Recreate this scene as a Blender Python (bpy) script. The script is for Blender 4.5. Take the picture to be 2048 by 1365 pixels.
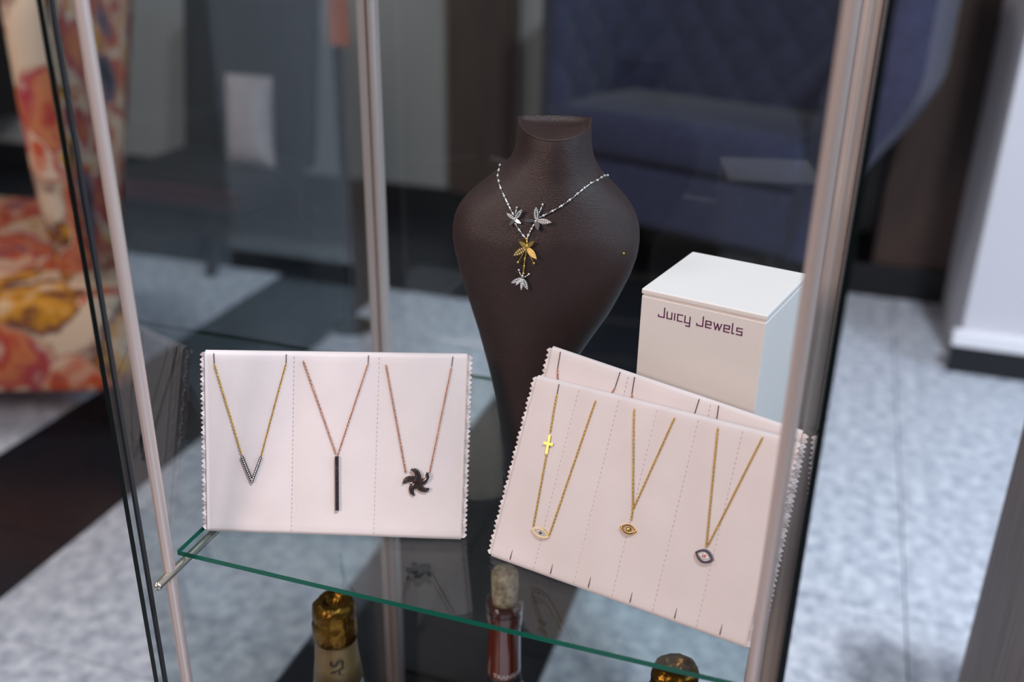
import bpy, bmesh, math, random
from mathutils import Vector, Matrix, noise

random.seed(7)
R = math.radians
for o in list(bpy.data.objects):
    bpy.data.objects.remove(o)
scene = bpy.context.scene
col = scene.collection

# ------------------------------------------------------------------ camera
CAM_H = 0.952
cd = bpy.data.cameras.new('camera')
cam = bpy.data.objects.new('camera', cd)
col.objects.link(cam)
cd.lens = 35.0
cd.sensor_width = 36.0
cd.clip_start = 0.02
cd.dof.use_dof = True
cd.dof.focus_distance = 0.70
cd.dof.aperture_fstop = 3.3
cam.matrix_world = (Matrix.Translation((0, 0, CAM_H)) @ Matrix.Rotation(R(18), 4, 'Z')
                    @ Matrix.Rotation(R(90 - 24.3), 4, 'X') @ Matrix.Rotation(R(0.92), 4, 'Z'))
scene.camera = cam

# ------------------------------------------------------------------ world, lights, exposure
w = bpy.data.worlds.new('world')
scene.world = w
w.use_nodes = True
bg = w.node_tree.nodes['Background']
bg.inputs[0].default_value = (0.80, 0.87, 1.0, 1)
bg.inputs[1].default_value = 0.11


def area(name, loc, target, size, power, color, size_y=None):
    l = bpy.data.lights.new(name, 'AREA')
    l.energy = power
    l.color = color
    l.size = size
    if size_y:
        l.shape = 'RECTANGLE'
        l.size_y = size_y
    o = bpy.data.objects.new(name, l)
    col.objects.link(o)
    o.location = loc
    o.rotation_euler = (Vector(target) - Vector(loc)).to_track_quat('-Z', 'Y').to_euler()
    return o


area('ceiling_spot', (0.63, 0.20, 2.65), (0.05, 0.95, 0.0), 0.22, 60, (0.86, 0.92, 1.0))
area('window_daylight', (2.6, 0.7, 1.8), (0.0, 1.1, 0.3), 1.3, 56, (0.68, 0.82, 1.0), 1.6)
area('room_lamp', (-1.25, -1.35, 1.9), (-0.15, 0.6, 0.55), 0.6, 33, (1.0, 0.80, 0.70))
area('left_room_lamp', (-1.9, 0.4, 2.6), (-1.5, 1.4, 0.0), 0.6, 16, (1.0, 0.95, 0.93))

scene.view_settings.view_transform = 'Standard'
scene.view_settings.look = 'None'
scene.view_settings.gamma = 1.0
scene.view_settings.use_curve_mapping = False
scene.view_settings.exposure = 0.0
scene.cycles.transparent_max_bounces = 24


# ------------------------------------------------------------------ materials
def srgb(r, g, b):
    f = lambda c: (c / 255 / 12.92) if c / 255 <= 0.04045 else ((c / 255 + 0.055) / 1.055) ** 2.4
    return (f(r), f(g), f(b), 1)


def mat(name, color, rough=0.5, metal=0.0, coat=0.0, var=0.0, vscale=20.0, bump=0.0, bscale=200.0, sheen=0.0,
        spec=0.5, dark=None, stretch=None, detail=6.0):
    m = bpy.data.materials.new(name)
    m.use_nodes = True
    nt = m.node_tree
    b = nt.nodes['Principled BSDF']
    b.inputs['Base Color'].default_value = color
    b.inputs['Roughness'].default_value = rough
    b.inputs['Metallic'].default_value = metal
    b.inputs['Coat Weight'].default_value = coat
    b.inputs['Sheen Weight'].default_value = sheen
    b.inputs['Specular IOR Level'].default_value = spec
    tc = nt.nodes.new('ShaderNodeTexCoord')
    mp = nt.nodes.new('ShaderNodeMapping')
    nt.links.new(tc.outputs['Object'], mp.inputs[0])
    if stretch:
        mp.inputs['Scale'].default_value = stretch
    if var > 0:
        nz = nt.nodes.new('ShaderNodeTexNoise')
        nz.inputs['Scale'].default_value = vscale
        nz.inputs['Detail'].default_value = detail
        nz.inputs['Roughness'].default_value = 0.6
        nt.links.new(mp.outputs[0], nz.inputs['Vector'])
        rp = nt.nodes.new('ShaderNodeValToRGB')
        d = dark if dark else tuple(c * (1 - var) for c in color[:3]) + (1,)
        rp.color_ramp.elements[0].color = d
        rp.color_ramp.elements[0].position = 0.33
        rp.color_ramp.elements[1].color = color
        rp.color_ramp.elements[1].position = 0.66
        nt.links.new(nz.outputs['Fac'], rp.inputs[0])
        nt.links.new(rp.outputs[0], b.inputs['Base Color'])
    if bump > 0:
        n2 = nt.nodes.new('ShaderNodeTexNoise')
        n2.inputs['Scale'].default_value = bscale
        n2.inputs['Detail'].default_value = 4
        nt.links.new(mp.outputs[0], n2.inputs['Vector'])
        bp = nt.nodes.new('ShaderNodeBump')
        bp.inputs['Strength'].default_value = bump
        bp.inputs['Distance'].default_value = 0.002
        nt.links.new(n2.outputs['Fac'], bp.inputs['Height'])
        nt.links.new(bp.outputs[0], b.inputs['Normal'])
    return m


def glass_mat(name, tint, rough=0.0):
    """clear sheet glass: tinted straight-through light plus Fresnel reflection on both faces"""
    m = bpy.data.materials.new(name)
    m.use_nodes = True
    nt = m.node_tree
    nt.nodes.remove(nt.nodes['Principled BSDF'])
    out = nt.nodes['Material Output']
    tr = nt.nodes.new('ShaderNodeBsdfTransparent')
    tr.inputs[0].default_value = tint
    gl = nt.nodes.new('ShaderNodeBsdfGlossy')
    gl.inputs['Roughness'].default_value = rough
    fr = nt.nodes.new('ShaderNodeFresnel')
    geo = nt.nodes.new('ShaderNodeNewGeometry')
    mr = nt.nodes.new('ShaderNodeMapRange')
    mr.inputs['To Min'].default_value = 1.5
    mr.inputs['To Max'].default_value = 1 / 1.5
    nt.links.new(geo.outputs['Backfacing'], mr.inputs['Value'])
    nt.links.new(mr.outputs[0], fr.inputs['IOR'])
    mx = nt.nodes.new('ShaderNodeMixShader')
    nt.links.new(fr.outputs[0], mx.inputs[0])
    nt.links.new(tr.outputs[0], mx.inputs[1])
    nt.links.new(gl.outputs[0], mx.inputs[2])
    nt.links.new(mx.outputs[0], out.inputs['Surface'])
    return m


def floral_mat():
    m = bpy.data.materials.new('floral_print')
    m.use_nodes = True
    nt = m.node_tree
    b = nt.nodes['Principled BSDF']
    b.inputs['Roughness'].default_value = 0.75
    tc = nt.nodes.new('ShaderNodeTexCoord')
    nz = nt.nodes.new('ShaderNodeTexNoise')
    nz.inputs['Scale'].default_value = 5
    nz.inputs['Detail'].default_value = 4
    nt.links.new(tc.outputs['Object'], nz.inputs['Vector'])
    mixv = nt.nodes.new('ShaderNodeMix')
    mixv.data_type = 'VECTOR'
    mixv.inputs['Factor'].default_value = 0.14
    nt.links.new(tc.outputs['Object'], mixv.inputs[4])
    nt.links.new(nz.outputs['Color'], mixv.inputs[5])
    vo = nt.nodes.new('ShaderNodeTexVoronoi')
    vo.feature = 'SMOOTH_F1'
    vo.inputs['Scale'].default_value = 9.5
    vo.inputs['Smoothness'].default_value = 0.12
    nt.links.new(mixv.outputs[1], vo.inputs['Vector'])
    sp = nt.nodes.new('ShaderNodeSeparateColor')
    nt.links.new(vo.outputs['Color'], sp.inputs[0])
    rp = nt.nodes.new('ShaderNodeValToRGB')
    cr = rp.color_ramp
    cols = [(0.0, srgb(44, 36, 50)), (0.14, srgb(112, 96, 110)), (0.24, srgb(190, 72, 26)), (0.36, srgb(218, 190, 160)),
            (0.47, srgb(168, 30, 26)), (0.57, srgb(196, 116, 70)), (0.66, srgb(160, 42, 58)), (0.75, srgb(212, 186, 160)),
            (0.83, srgb(200, 136, 20)), (0.91, srgb(84, 18, 30)), (1.0, srgb(208, 180, 152))]
    cr.elements[0].position, cr.elements[0].color = cols[0]
    cr.elements[1].position, cr.elements[1].color = cols[-1]
    for p, c in cols[1:-1]:
        e = cr.elements.new(p)
        e.color = c
    # petals: the distance inside each cell shifts the colour
    ma = nt.nodes.new('ShaderNodeMath')
    ma.operation = 'MULTIPLY_ADD'
    ma.inputs[1].default_value = 0.35
    nt.links.new(vo.outputs['Distance'], ma.inputs[0])
    nt.links.new(sp.outputs[0], ma.inputs[2])
    n3 = nt.nodes.new('ShaderNodeTexNoise')
    n3.inputs['Scale'].default_value = 16
    n3.inputs['Detail'].default_value = 3
    nt.links.new(tc.outputs['Object'], n3.inputs['Vector'])
    ma2 = nt.nodes.new('ShaderNodeMath')
    ma2.operation = 'MULTIPLY_ADD'
    ma2.inputs[1].default_value = 0.5
    nt.links.new(n3.outputs['Fac'], ma2.inputs[0])
    sb = nt.nodes.new('ShaderNodeMath')
    sb.operation = 'SUBTRACT'
    nt.links.new(ma.outputs[0], sb.inputs[0])
    sb.inputs[1].default_value = 0.34
    nt.links.new(sb.outputs[0], ma2.inputs[2])
    nt.links.new(ma2.outputs[0], rp.inputs[0])
    nt.links.new(rp.outputs[0], b.inputs['Base Color'])
    return m


M = {}
M['pane'] = glass_mat('sheet_glass', (0.82, 0.86, 0.868, 1))
M['shelf'] = glass_mat('shelf_glass', (0.88, 0.93, 0.93, 1))
M['edge'] = mat('cut_glass_edge', srgb(0, 92, 74), 0.25, spec=0.3)
M['edge_dark'] = mat('dark_glass_edge', srgb(3, 12, 11), 0.4, spec=0.15)
M['gasket'] = mat('dark_gasket', srgb(38, 40, 44), 0.4)
M['alu'] = mat('satin_aluminium', srgb(208, 190, 184), 0.38, 0.5, bump=0.03, bscale=90, stretch=(40, 40, 1))
M['rod'] = mat('nickel_rod', srgb(196, 190, 178), 0.28, 0.9)
M['pad'] = mat('blush_white_leatherette', srgb(222, 206, 204), 0.62, sheen=0.1, var=0.04, vscale=30, bump=0.06, bscale=900)
M['thread'] = mat('lilac_grey_thread', srgb(176, 160, 168), 0.8)
M['slit'] = mat('dark_slit', srgb(84, 62, 60), 0.9)
M['leather'] = mat('brown_leatherette', srgb(52, 33, 31), 0.40, spec=0.5, var=0.18, vscale=60, bump=0.35, bscale=1100)
M['box'] = mat('white_card', srgb(240, 232, 228), 0.5, bump=0.02, bscale=600)
M['print'] = mat('plum_print', srgb(98, 26, 84), 0.5)
M['gold'] = mat('yellow_gold', srgb(226, 188, 100), 0.34, 1.0)
M['rose'] = mat('rose_gold', srgb(216, 164, 138), 0.26, 1.0)
M['silver'] = mat('white_gold', srgb(226, 222, 220), 0.2, 1.0)
M['oxid'] = mat('blackened_gold', srgb(74, 58, 54), 0.35, 0.8)
M['black_stone'] = mat('black_brown_stones', srgb(52, 34, 32), 0.3, 0.2, coat=0.6)
M['diamond'] = mat('clear_stones', srgb(240, 232, 230), 0.08, 0.3, coat=1.0)
M['champ'] = mat('champagne_stones', srgb(244, 216, 176), 0.1, 0.3, coat=1.0)
M['blue_stone'] = mat('dark_blue_stones', srgb(44, 56, 92), 0.12, 0.1, coat=1.0)
M['red_stone'] = mat('red_stone', srgb(214, 78, 72), 0.12, 0.1, coat=1.0)
M['foil'] = mat('gold_foil', srgb(140, 102, 42), 0.36, 1.0, var=0.5, vscale=70, bump=0.9, bscale=120)
M['neck_label'] = mat('gold_beige_label', srgb(120, 100, 66), 0.45, 0.4)  # label colour darkened to carry the shadow around the bottle neck
M['green_glass'] = mat('dark_green_bottle_glass', srgb(18, 26, 16), 0.08, coat=0.6)
M['wine'] = mat('amber_red_wine_glass', srgb(98, 38, 24), 0.08, coat=1.0)
M['clear_lip'] = glass_mat('clear_bottle_rim', (0.86, 0.80, 0.78, 1))
M['cork'] = mat('cork', srgb(218, 200, 166), 0.85, var=0.5, vscale=220, dark=srgb(150, 110, 84), bump=0.4, bscale=300)
M['ink'] = mat('black_ink', srgb(24, 20, 18), 0.5)
M['white_ink'] = mat('white_ink', srgb(226, 214, 206), 0.5)
M['navy'] = mat('navy_woven_upholstery', srgb(52, 52, 80), 0.9, sheen=0.15, var=0.4, vscale=55, bump=0.5, bscale=260)
M['dark_wood'] = mat('dark_stained_wood', srgb(36, 26, 24), 0.4, var=0.4, vscale=12, stretch=(8, 8, 1))
M['maroon_wood'] = mat('maroon_stained_wood', srgb(64, 24, 26), 0.4, var=0.4, vscale=12, stretch=(8, 8, 1))
M['brown_wood'] = mat('brown_wall_panel', srgb(72, 54, 48), 0.55, var=0.25, vscale=5, stretch=(10, 10, 1))
M['grey_oak'] = mat('grey_brown_oak', srgb(158, 142, 136), 0.6, var=0.35, vscale=9, stretch=(9, 9, 0.8), bump=0.15, bscale=60)
M['charcoal'] = mat('charcoal_cloth', srgb(34, 28, 32), 0.9, var=0.3, vscale=40)
M['pale_cloth'] = mat('pale_pink_grey_cloth', srgb(176, 160, 160), 0.85, var=0.2, vscale=14)
M['orange_cloth'] = mat('orange_cloth', srgb(150, 84, 62), 0.85, var=0.2, vscale=20)
M['black_lacquer'] = mat('black_lacquer', srgb(14, 14, 18), 0.35)
M['black_metal'] = mat('black_metal', srgb(30, 28, 28), 0.4, 0.6)
M['wall'] = mat('grey_wall_paint', srgb(150, 148, 146), 0.85, var=0.06, vscale=3, bump=0.05, bscale=120)
M['white_wall'] = mat('white_wall_paint', srgb(208, 206, 212), 0.8, var=0.03, vscale=3, bump=0.05, bscale=120)
M['white_trim'] = mat('white_trim', srgb(238, 236, 240), 0.5)
M['black_base'] = mat('black_skirting', srgb(20, 20, 24), 0.4)
M['grout'] = mat('grout', srgb(166, 170, 180), 0.9, var=0.1, vscale=40)
M['light_tile'] = mat('light_grey_stone_tile', srgb(224, 228, 236), 0.42, var=0.3, vscale=42, dark=srgb(160, 167, 182), bump=0.03, bscale=150, detail=9)
M['dark_tile'] = mat('black_stone_tile', srgb(34, 36, 42), 0.3, var=0.3, vscale=40, bump=0.03, bscale=150)
M['floral'] = floral_mat()


# ------------------------------------------------------------------ geometry helpers
def link_mesh(name, verts, faces, mats, parent=None, smooth=False, origin=None, idx=None, bevel=0.0):
    me = bpy.data.meshes.new(name)
    if origin is None:
        origin = parent['_o'] if parent is not None and '_o' in parent else (0, 0, 0)
    ox, oy, oz = origin
    me.from_pydata([(v[0] - ox, v[1] - oy, v[2] - oz) for v in verts], [], faces)
    for m in (mats if isinstance(mats, (list, tuple)) else [mats]):
        me.materials.append(M[m])
    if idx:
        me.polygons.foreach_set('material_index', idx)
    if bevel:
        bm = bmesh.new()
        bm.from_mesh(me)
        es = [e for e in bm.edges if len(e.link_faces) == 2 and e.calc_face_angle(0) > 0.6]
        bmesh.ops.bevel(bm, geom=es, offset=bevel, segments=2, affect='EDGES', profile=0.5)
        bm.to_mesh(me)
        bm.free()
    if smooth:
        me.polygons.foreach_set('use_smooth', [True] * len(me.polygons))
    me.update()
    o = bpy.data.objects.new(name, me)
    col.objects.link(o)
    if parent is not None:
        o.parent = parent
        o['_o'] = tuple(origin)
    else:
        o.location = origin
        o['_o'] = tuple(origin)
    return o


def thing(name, loc, label, cat, group=None):
    o = bpy.data.objects.new(name, None)
    o.empty_display_size = 0.02
    col.objects.link(o)
    o.location = loc
    o['_o'] = tuple(loc)
    tag(o, label, cat, group)
    return o


def tag(o, label, cat, group=None, kind=None):
    if label:
        o['label'] = label
    if cat:
        o['category'] = cat
    if group:
        o['group'] = group
    if kind:
        o['kind'] = kind
    return o


def box(x0, x1, y0, y1, z0, z1):
    v = [(x, y, z) for z in (z0, z1) for y in (y0, y1) for x in (x0, x1)]
    f = [(0, 2, 3, 1), (4, 5, 7, 6), (0, 1, 5, 4), (2, 6, 7, 3), (0, 4, 6, 2), (1, 3, 7, 5)]
    return v, f


def join(*parts):
    V, Fs = [], []
    for v, f in parts:
        n = len(V)
        V += list(v)
        Fs += [tuple(i + n for i in q) for q in f]
    return V, Fs


def xf(vf, origin, ex, ey, ez=(0, 0, 1)):
    o, ex, ey, ez = Vector(origin), Vector(ex), Vector(ey), Vector(ez)
    return [tuple(o + ex * v[0] + ey * v[1] + ez * v[2]) for v in vf[0]], vf[1]


def lathe(profile, c=(0, 0, 0), n=32, wob=None):
    V, Fs = [], []
    for k, (r, z) in enumerate(profile):
        for i in range(n):
            a = 2 * math.pi * i / n
            rr, zz = r, z
            if wob:
                rr, zz = wob(r, z, a)
            V.append((c[0] + rr * math.cos(a), c[1] + rr * math.sin(a), c[2] + zz))
    for k in range(len(profile) - 1):
        for i in range(n):
            j = (i + 1) % n
            Fs.append((k * n + i, k * n + j, (k + 1) * n + j, (k + 1) * n + i))
    if profile[0][0] > 1e-6:
        Fs.append(tuple(range(n - 1, -1, -1)))
    if profile[-1][0] > 1e-6:
        Fs.append(tuple((len(profile) - 1) * n + i for i in range(n)))
    return V, Fs


def tube(pts, r, n=10, caps=True):
    pts = [Vector(p) for p in pts]
    rs = r if isinstance(r, (list, tuple)) else [r] * len(pts)
    V, Fs = [], []
    t0 = (pts[1] - pts[0]).normalized()
    u = t0.orthogonal().normalized()
    for k, p in enumerate(pts):
        t = (pts[min(k + 1, len(pts) - 1)] - pts[max(k - 1, 0)]).normalized()
        u = (u - t * u.dot(t)).normalized()
        b = t.cross(u)
        for i in range(n):
            a = 2 * math.pi * i / n
            V.append(tuple(p + (u * math.cos(a) + b * math.sin(a)) * rs[k]))
    for k in range(len(pts) - 1):
        for i in range(n):
            j = (i + 1) % n
            Fs.append((k * n + i, k * n + j, (k + 1) * n + j, (k + 1) * n + i))
    if caps:
        Fs.append(tuple(range(n - 1, -1, -1)))
        Fs.append(tuple((len(pts) - 1) * n + i for i in range(n)))
    return V, Fs


def ball(c, r, seg=8, ring=5, sq=(1, 1, 1)):
    V, Fs = [], []
    for k in range(ring + 1):
        t = math.pi * k / ring
        for i in range(seg):
            a = 2 * math.pi * i / seg
            V.append((c[0] + r * sq[0] * math.sin(t) * math.cos(a), c[1] + r * sq[1] * math.sin(t) * math.sin(a), c[2] + r * sq[2] * math.cos(t)))
    for k in range(ring):
        for i in range(seg):
            j = (i + 1) % seg
            Fs.append((k * seg + i, k * seg + j, (k + 1) * seg + j, (k + 1) * seg + i))
    return V, Fs


def resample(pts, step):
    pts = [Vector(p) for p in pts]
    out, acc = [pts[0].copy()], 0.0
    for a, b in zip(pts, pts[1:]):
        L = (b - a).length
        d = step - acc
        while d <= L:
            out.append(a.lerp(b, d / L))
            d += step
        acc = L - (d - step)
    return out


def chain(pts, up, pitch=0.00135, width=0.0011, wire=0.00023):
    """a cable chain of interlinked oval links along pts"""
    P = resample(pts, pitch)
    parts = []
    up = Vector(up)
    NM, NN = 10, 5
    for k in range(len(P) - 1):
        c = (P[k] + P[k + 1]) / 2
        t = (P[k + 1] - P[k]).normalized()
        s = t.cross(up).normalized()
        nn = s.cross(t)
        ang = R(30 if k % 2 else -35)
        s2 = s * math.cos(ang) + nn * math.sin(ang)
        n2 = t.cross(s2)
        V, Fs = [], []
        for i in range(NM):
            a = 2 * math.pi * i / NM
            rad = t * (math.cos(a) * pitch * 0.72) + s2 * (math.sin(a) * width * 0.5)
            dirr = rad.normalized()
            for j in range(NN):
                b = 2 * math.pi * j / NN
                V.append(tuple(c + rad + (dirr * math.cos(b) + n2 * math.sin(b)) * wire))
        for i in range(NM):
            for j in range(NN):
                i2, j2 = (i + 1) % NM, (j + 1) % NN
                Fs.append((i * NN + j, i2 * NN + j, i2 * NN + j2, i * NN + j2))
        parts.append((V, Fs))
    return join(*parts)


def prism(outline, c, ex, ey, ez, h):
    """flat outline (2D) extruded by h along ez, with a slightly domed face"""
    c, ex, ey, ez = Vector(c), Vector(ex), Vector(ey), Vector(ez)
    n = len(outline)
    V = [tuple(c + ex * p[0] + ey * p[1]) for p in outline] + [tuple(c + ex * p[0] + ey * p[1] + ez * h) for p in outline]
    Fs = [tuple(range(n - 1, -1, -1)), tuple(range(n, 2 * n))]
    for i in range(n):
        j = (i + 1) % n
        Fs.append((i, j, j + n, i + n))
    return V, Fs


def text_mesh(s, size, spacing=1.0):
    cu = bpy.data.curves.new('t', 'FONT')
    cu.body = s
    cu.size = size
    cu.space_character = spacing
    o = bpy.data.objects.new('t', cu)
    col.objects.link(o)
    bpy.context.view_layer.update()
    me = bpy.data.meshes.new_from_object(o.evaluated_get(bpy.context.evaluated_depsgraph_get()))
    V = [tuple(v.co) for v in me.vertices]
    Fs = [tuple(p.vertices) for p in me.polygons]
    bpy.data.objects.remove(o)
    bpy.data.curves.remove(cu)
    bpy.data.meshes.remove(me)
    return V, Fs


# ------------------------------------------------------------------ the setting
FLOOR_X0, FLOOR_X1, FLOOR_Y0, WALL_Y = -3.3, 1.7, -0.7, 2.85
floor = link_mesh('floor', *box(FLOOR_X0, FLOOR_X1, FLOOR_Y0, WALL_Y, -0.06, -0.004), 'grout')
tag(floor, 'stone tile floor in pale grey and black bands', None, None, 'structure')
_tile_cache = {}


def tile(x0, x1, y0, y1, m):
    wx, wy = round(x1 - x0, 3), round(y1 - y0, 3)
    key = (wx, wy, m)
    g = 0.0011
    if key not in _tile_cache:
        o = link_mesh('floor_tile', *box(-wx / 2 + g, wx / 2 - g, -wy / 2 + g, wy / 2 - g, -0.006, 0.0), m, origin=(0, 0, 0), bevel=0.0012)
        _tile_cache[key] = o.data
    else:
        o = bpy.data.objects.new('floor_tile', _tile_cache[key])
        col.objects.link(o)
    o.parent = floor
    o.location = ((x0 + x1) / 2, (y0 + y1) / 2, random.uniform(-0.0004, 0.0))


def column_tiles(x0, x1, joint, step, m, ymax):
    k = math.floor((FLOOR_Y0 - joint) / step)
    y = joint + k * step
    while y < ymax - 1e-4:
        a, b = max(y, FLOOR_Y0), min(y + step, ymax)
        if b - a > 0.02:
            tile(x0, x1, a, b, m)
        y += step


BORDER = 2.21  # dark rows past here stand in for skirting reflected in the left pane
for x0, x1 in ((-1.065, -0.60), (-1.84, -1.375), (-2.305, -1.84), (-2.77, -2.305), (-3.235, -2.77)):
    column_tiles(x0, x1, 1.745, 0.465, 'light_tile', BORDER)
for x0, x1 in ((-1.375, -1.065), (-0.60, -0.273)):
    column_tiles(x0, x1, 1.345, 0.32, 'dark_tile', BORDER)
for k in range(4):
    column_tiles(-0.273 + 0.465 * k, 0.192 + 0.465 * k, 1.745, 0.465, 'light_tile', WALL_Y)
x = -3.235
for xs in ([-3.235, -2.925, -2.615, -2.305, -1.995, -1.685, -1.375], [-1.375, -1.065, -0.832, -0.60, -0.273]):
    for a, b in zip(xs, xs[1:]):
        for y0 in (BORDER, BORDER + 0.32):
            tile(a, b, y0, y0 + 0.32, 'dark_tile')

CEIL = 2.8
o = link_mesh('wall_back', *box(-3.3, 1.7, WALL_Y, WALL_Y + 0.1, -0.06, CEIL), 'wall')
tag(o, 'grey painted back wall', None, None, 'structure')
o = link_mesh('wall_left', *box(-3.4, -3.3, FLOOR_Y0, WALL_Y + 0.1, -0.06, CEIL), 'wall')
tag(o, 'grey painted left wall', None, None, 'structure')
o = link_mesh('wall_right', *box(0.315, 0.68, 2.2, WALL_Y, 0.0, CEIL), 'white_wall', bevel=0.004)
tag(o, 'white painted wall projecting beside the navy armchair', None, None, 'structure')
o = link_mesh('baseboard_right', *box(0.300, 0.68, 2.184, 2.2, 0.0, 0.066), 'black_base', bevel=0.002)
tag(o, 'black skirting under the white wall', None, None, 'structure')
o = link_mesh('trim_1', *box(0.297, 0.68, 2.172, 2.2, 0.066, 0.100), 'white_trim', bevel=0.004)
tag(o, 'white ledge above the black skirting', None, None, 'structure')
o = link_mesh('baseboard_back', *box(-3.3, 0.12, WALL_Y - 0.016, WALL_Y, 0.0, 0.095), 'black_base', bevel=0.002)
tag(o, 'black skirting along the back wall', None, None, 'structure')
o = link_mesh('trim_2', *box(0.13, 0.315, 2.62, WALL_Y, 0.0, CEIL), 'brown_wood', bevel=0.004)
tag(o, 'dark brown timber wall panel beside the white wall', None, None, 'structure')
o = link_mesh('baseboard_recess', *box(0.02, 0.315, 2.602, 2.62, 0.0, 0.085), 'black_base', bevel=0.002)
tag(o, 'black skirting in the recess beside the white wall', None, None, 'structure')
o = link_mesh('trim_3', *box(-1.125, -0.915, WALL_Y - 0.05, WALL_Y, 0.095, CEIL), 'brown_wood', bevel=0.004)
tag(o, 'dark brown timber pilaster on the back wall', None, None, 'structure')
o = link_mesh('trim_4', *box(-1.88, -1.70, WALL_Y - 0.04, WALL_Y, 0.095, CEIL), 'wall', bevel=0.004)
tag(o, 'grey pilaster on the back wall', None, None, 'structure')

# ------------------------------------------------------------------ glass cabinet
SHELF = 0.52
CT = 1.62
PL, PR, PF, PB = -0.402, -0.0024, 0.468, 0.828
GLX, GRX = -0.417, 0.0125
cab = thing('glass_display_cabinet', (-0.2, 0.65, 0.0), 'tall open-fronted glass display cabinet with satin metal corner posts', 'cabinet')


def pane(name, b, thin, parent, face='pane', edge='edge_dark'):
    v, f = b
    ids = []
    ax = {'x': (4, 5), 'y': (2, 3), 'z': (0, 1)}[thin]
    for i in range(6):
        ids.append(0 if i in ax else 1)
    return link_mesh(name, v, f, [face, edge], parent, idx=ids)


BASE_Z = 0.088
pane('glass_pane', box(GLX - 0.002, GLX + 0.002, 0.4535, 0.849, BASE_Z, CT), 'x', cab)
pane('glass_pane', box(GRX - 0.002, GRX + 0.002, 0.4535, 0.849, BASE_Z, CT), 'x', cab)
pane('glass_pane', box(GLX + 0.0025, GRX - 0.0025, 0.850, 0.854, BASE_Z, CT), 'y', cab)
link_mesh('gasket', *box(GLX + 0.0022, GLX + 0.0042, 0.4575, 0.4605, BASE_Z, CT), 'gasket', cab)
for px in (PL, PR):
    link_mesh('corner_post', *lathe([(0.0041, BASE_Z), (0.0041, CT)], (px, PF, 0), 20), 'alu', cab, smooth=False)
for s, px in ((-1, -0.410), (1, 0.0052)):
    # back posts are wider ribbed extrusions
    prof = []
    W = 0.0088
    for i in range(25):
        t = i / 24
        xx = -W + 2 * W * t
        if t < 0.46:
            yy = -0.0030 - 0.0012 * math.sin(math.pi * t / 0.46)
        elif t < 0.56:
            yy = -0.0004
        else:
            yy = -0.0026 - 0.0032 * math.sin(math.pi * (t - 0.56) / 0.44)
        prof.append((xx, yy))
    prof += [(W, 0.006), (-W, 0.006)]
    if s > 0:
        prof = [(-a, b) for a, b in prof][::-1]
    link_mesh('corner_post', *prism(prof, (px + (0.002 if s < 0 else -0.002), PB, BASE_Z), (1, 0, 0), (0, 1, 0), (0, 0, 1), CT - BASE_Z), 'alu', cab)
ZR = SHELF - 0.004 - 0.0031
for px in (PL + 0.002, PR - 0.002):
    rod = link_mesh('shelf_rod', *tube([(px, 0.452, ZR), (px, 0.8235, ZR)], 0.003, 14), 'rod', cab, smooth=False)
    link_mesh('rod_tip', *ball((px, 0.452, ZR), 0.0033, 12, 8), 'rod', rod, smooth=True)
link_mesh('plinth', *box(GLX - 0.006, GRX + 0.006, 0.452, 0.857, 0.0, BASE_Z), 'black_lacquer', cab, bevel=0.003)
link_mesh('top_panel', *box(GLX - 0.006, GRX + 0.006, 0.452, 0.857, CT, CT + 0.03), 'black_lacquer', cab, bevel=0.003)

sh = pane('glass_shelf', box(-0.4055, 0.0011, 0.4826, 0.8215, SHELF - 0.004, SHELF), 'z', None, 'shelf', 'edge')
tag(sh, 'clear glass shelf with green cut edge carrying the jewellery pads', 'shelf')


# ------------------------------------------------------------------ jewellery pads
class Pad:
    def __init__(self, BL, BR, TR, TL, seams, th, puff):
        self.c = [Vector(p) for p in (BL, BR, TR, TL)]
        self.seams = [0.0] + list(seams) + [1.0]
        self.th = th
        self.puff = puff
        bl, br, tr, tl = self.c
        self.n = ((br - bl).cross(tl - bl).normalized() + (tr - tl).cross(tr - br).normalized()).normalized()
        self.e = (br - bl).normalized()
        self.up = (tl - bl + tr - br).normalized()
        self.w = (br - bl).length
        self.h = (tl - bl).length

    def P(self, u, v, lift=0.0):
        bl, br, tr, tl = self.c
        p = (bl * (1 - u) + br * u) * (1 - v) + (tl * (1 - u) + tr * u) * v
        return p + self.n * (self.bulge(u, v) + lift)

    def bulge(self, u, v):
        s = self.seams
        for a, b in zip(s, s[1:]):
            if a <= u <= b:
                t = (u - a) / (b - a)
                q = 1 - abs(2 * t - 1) ** 2.4
                wr = noise.noise(Vector((u * 7, v * 5, self.w * 40))) * 0.0007
                return self.puff * q + wr * q
        return 0.0


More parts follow.
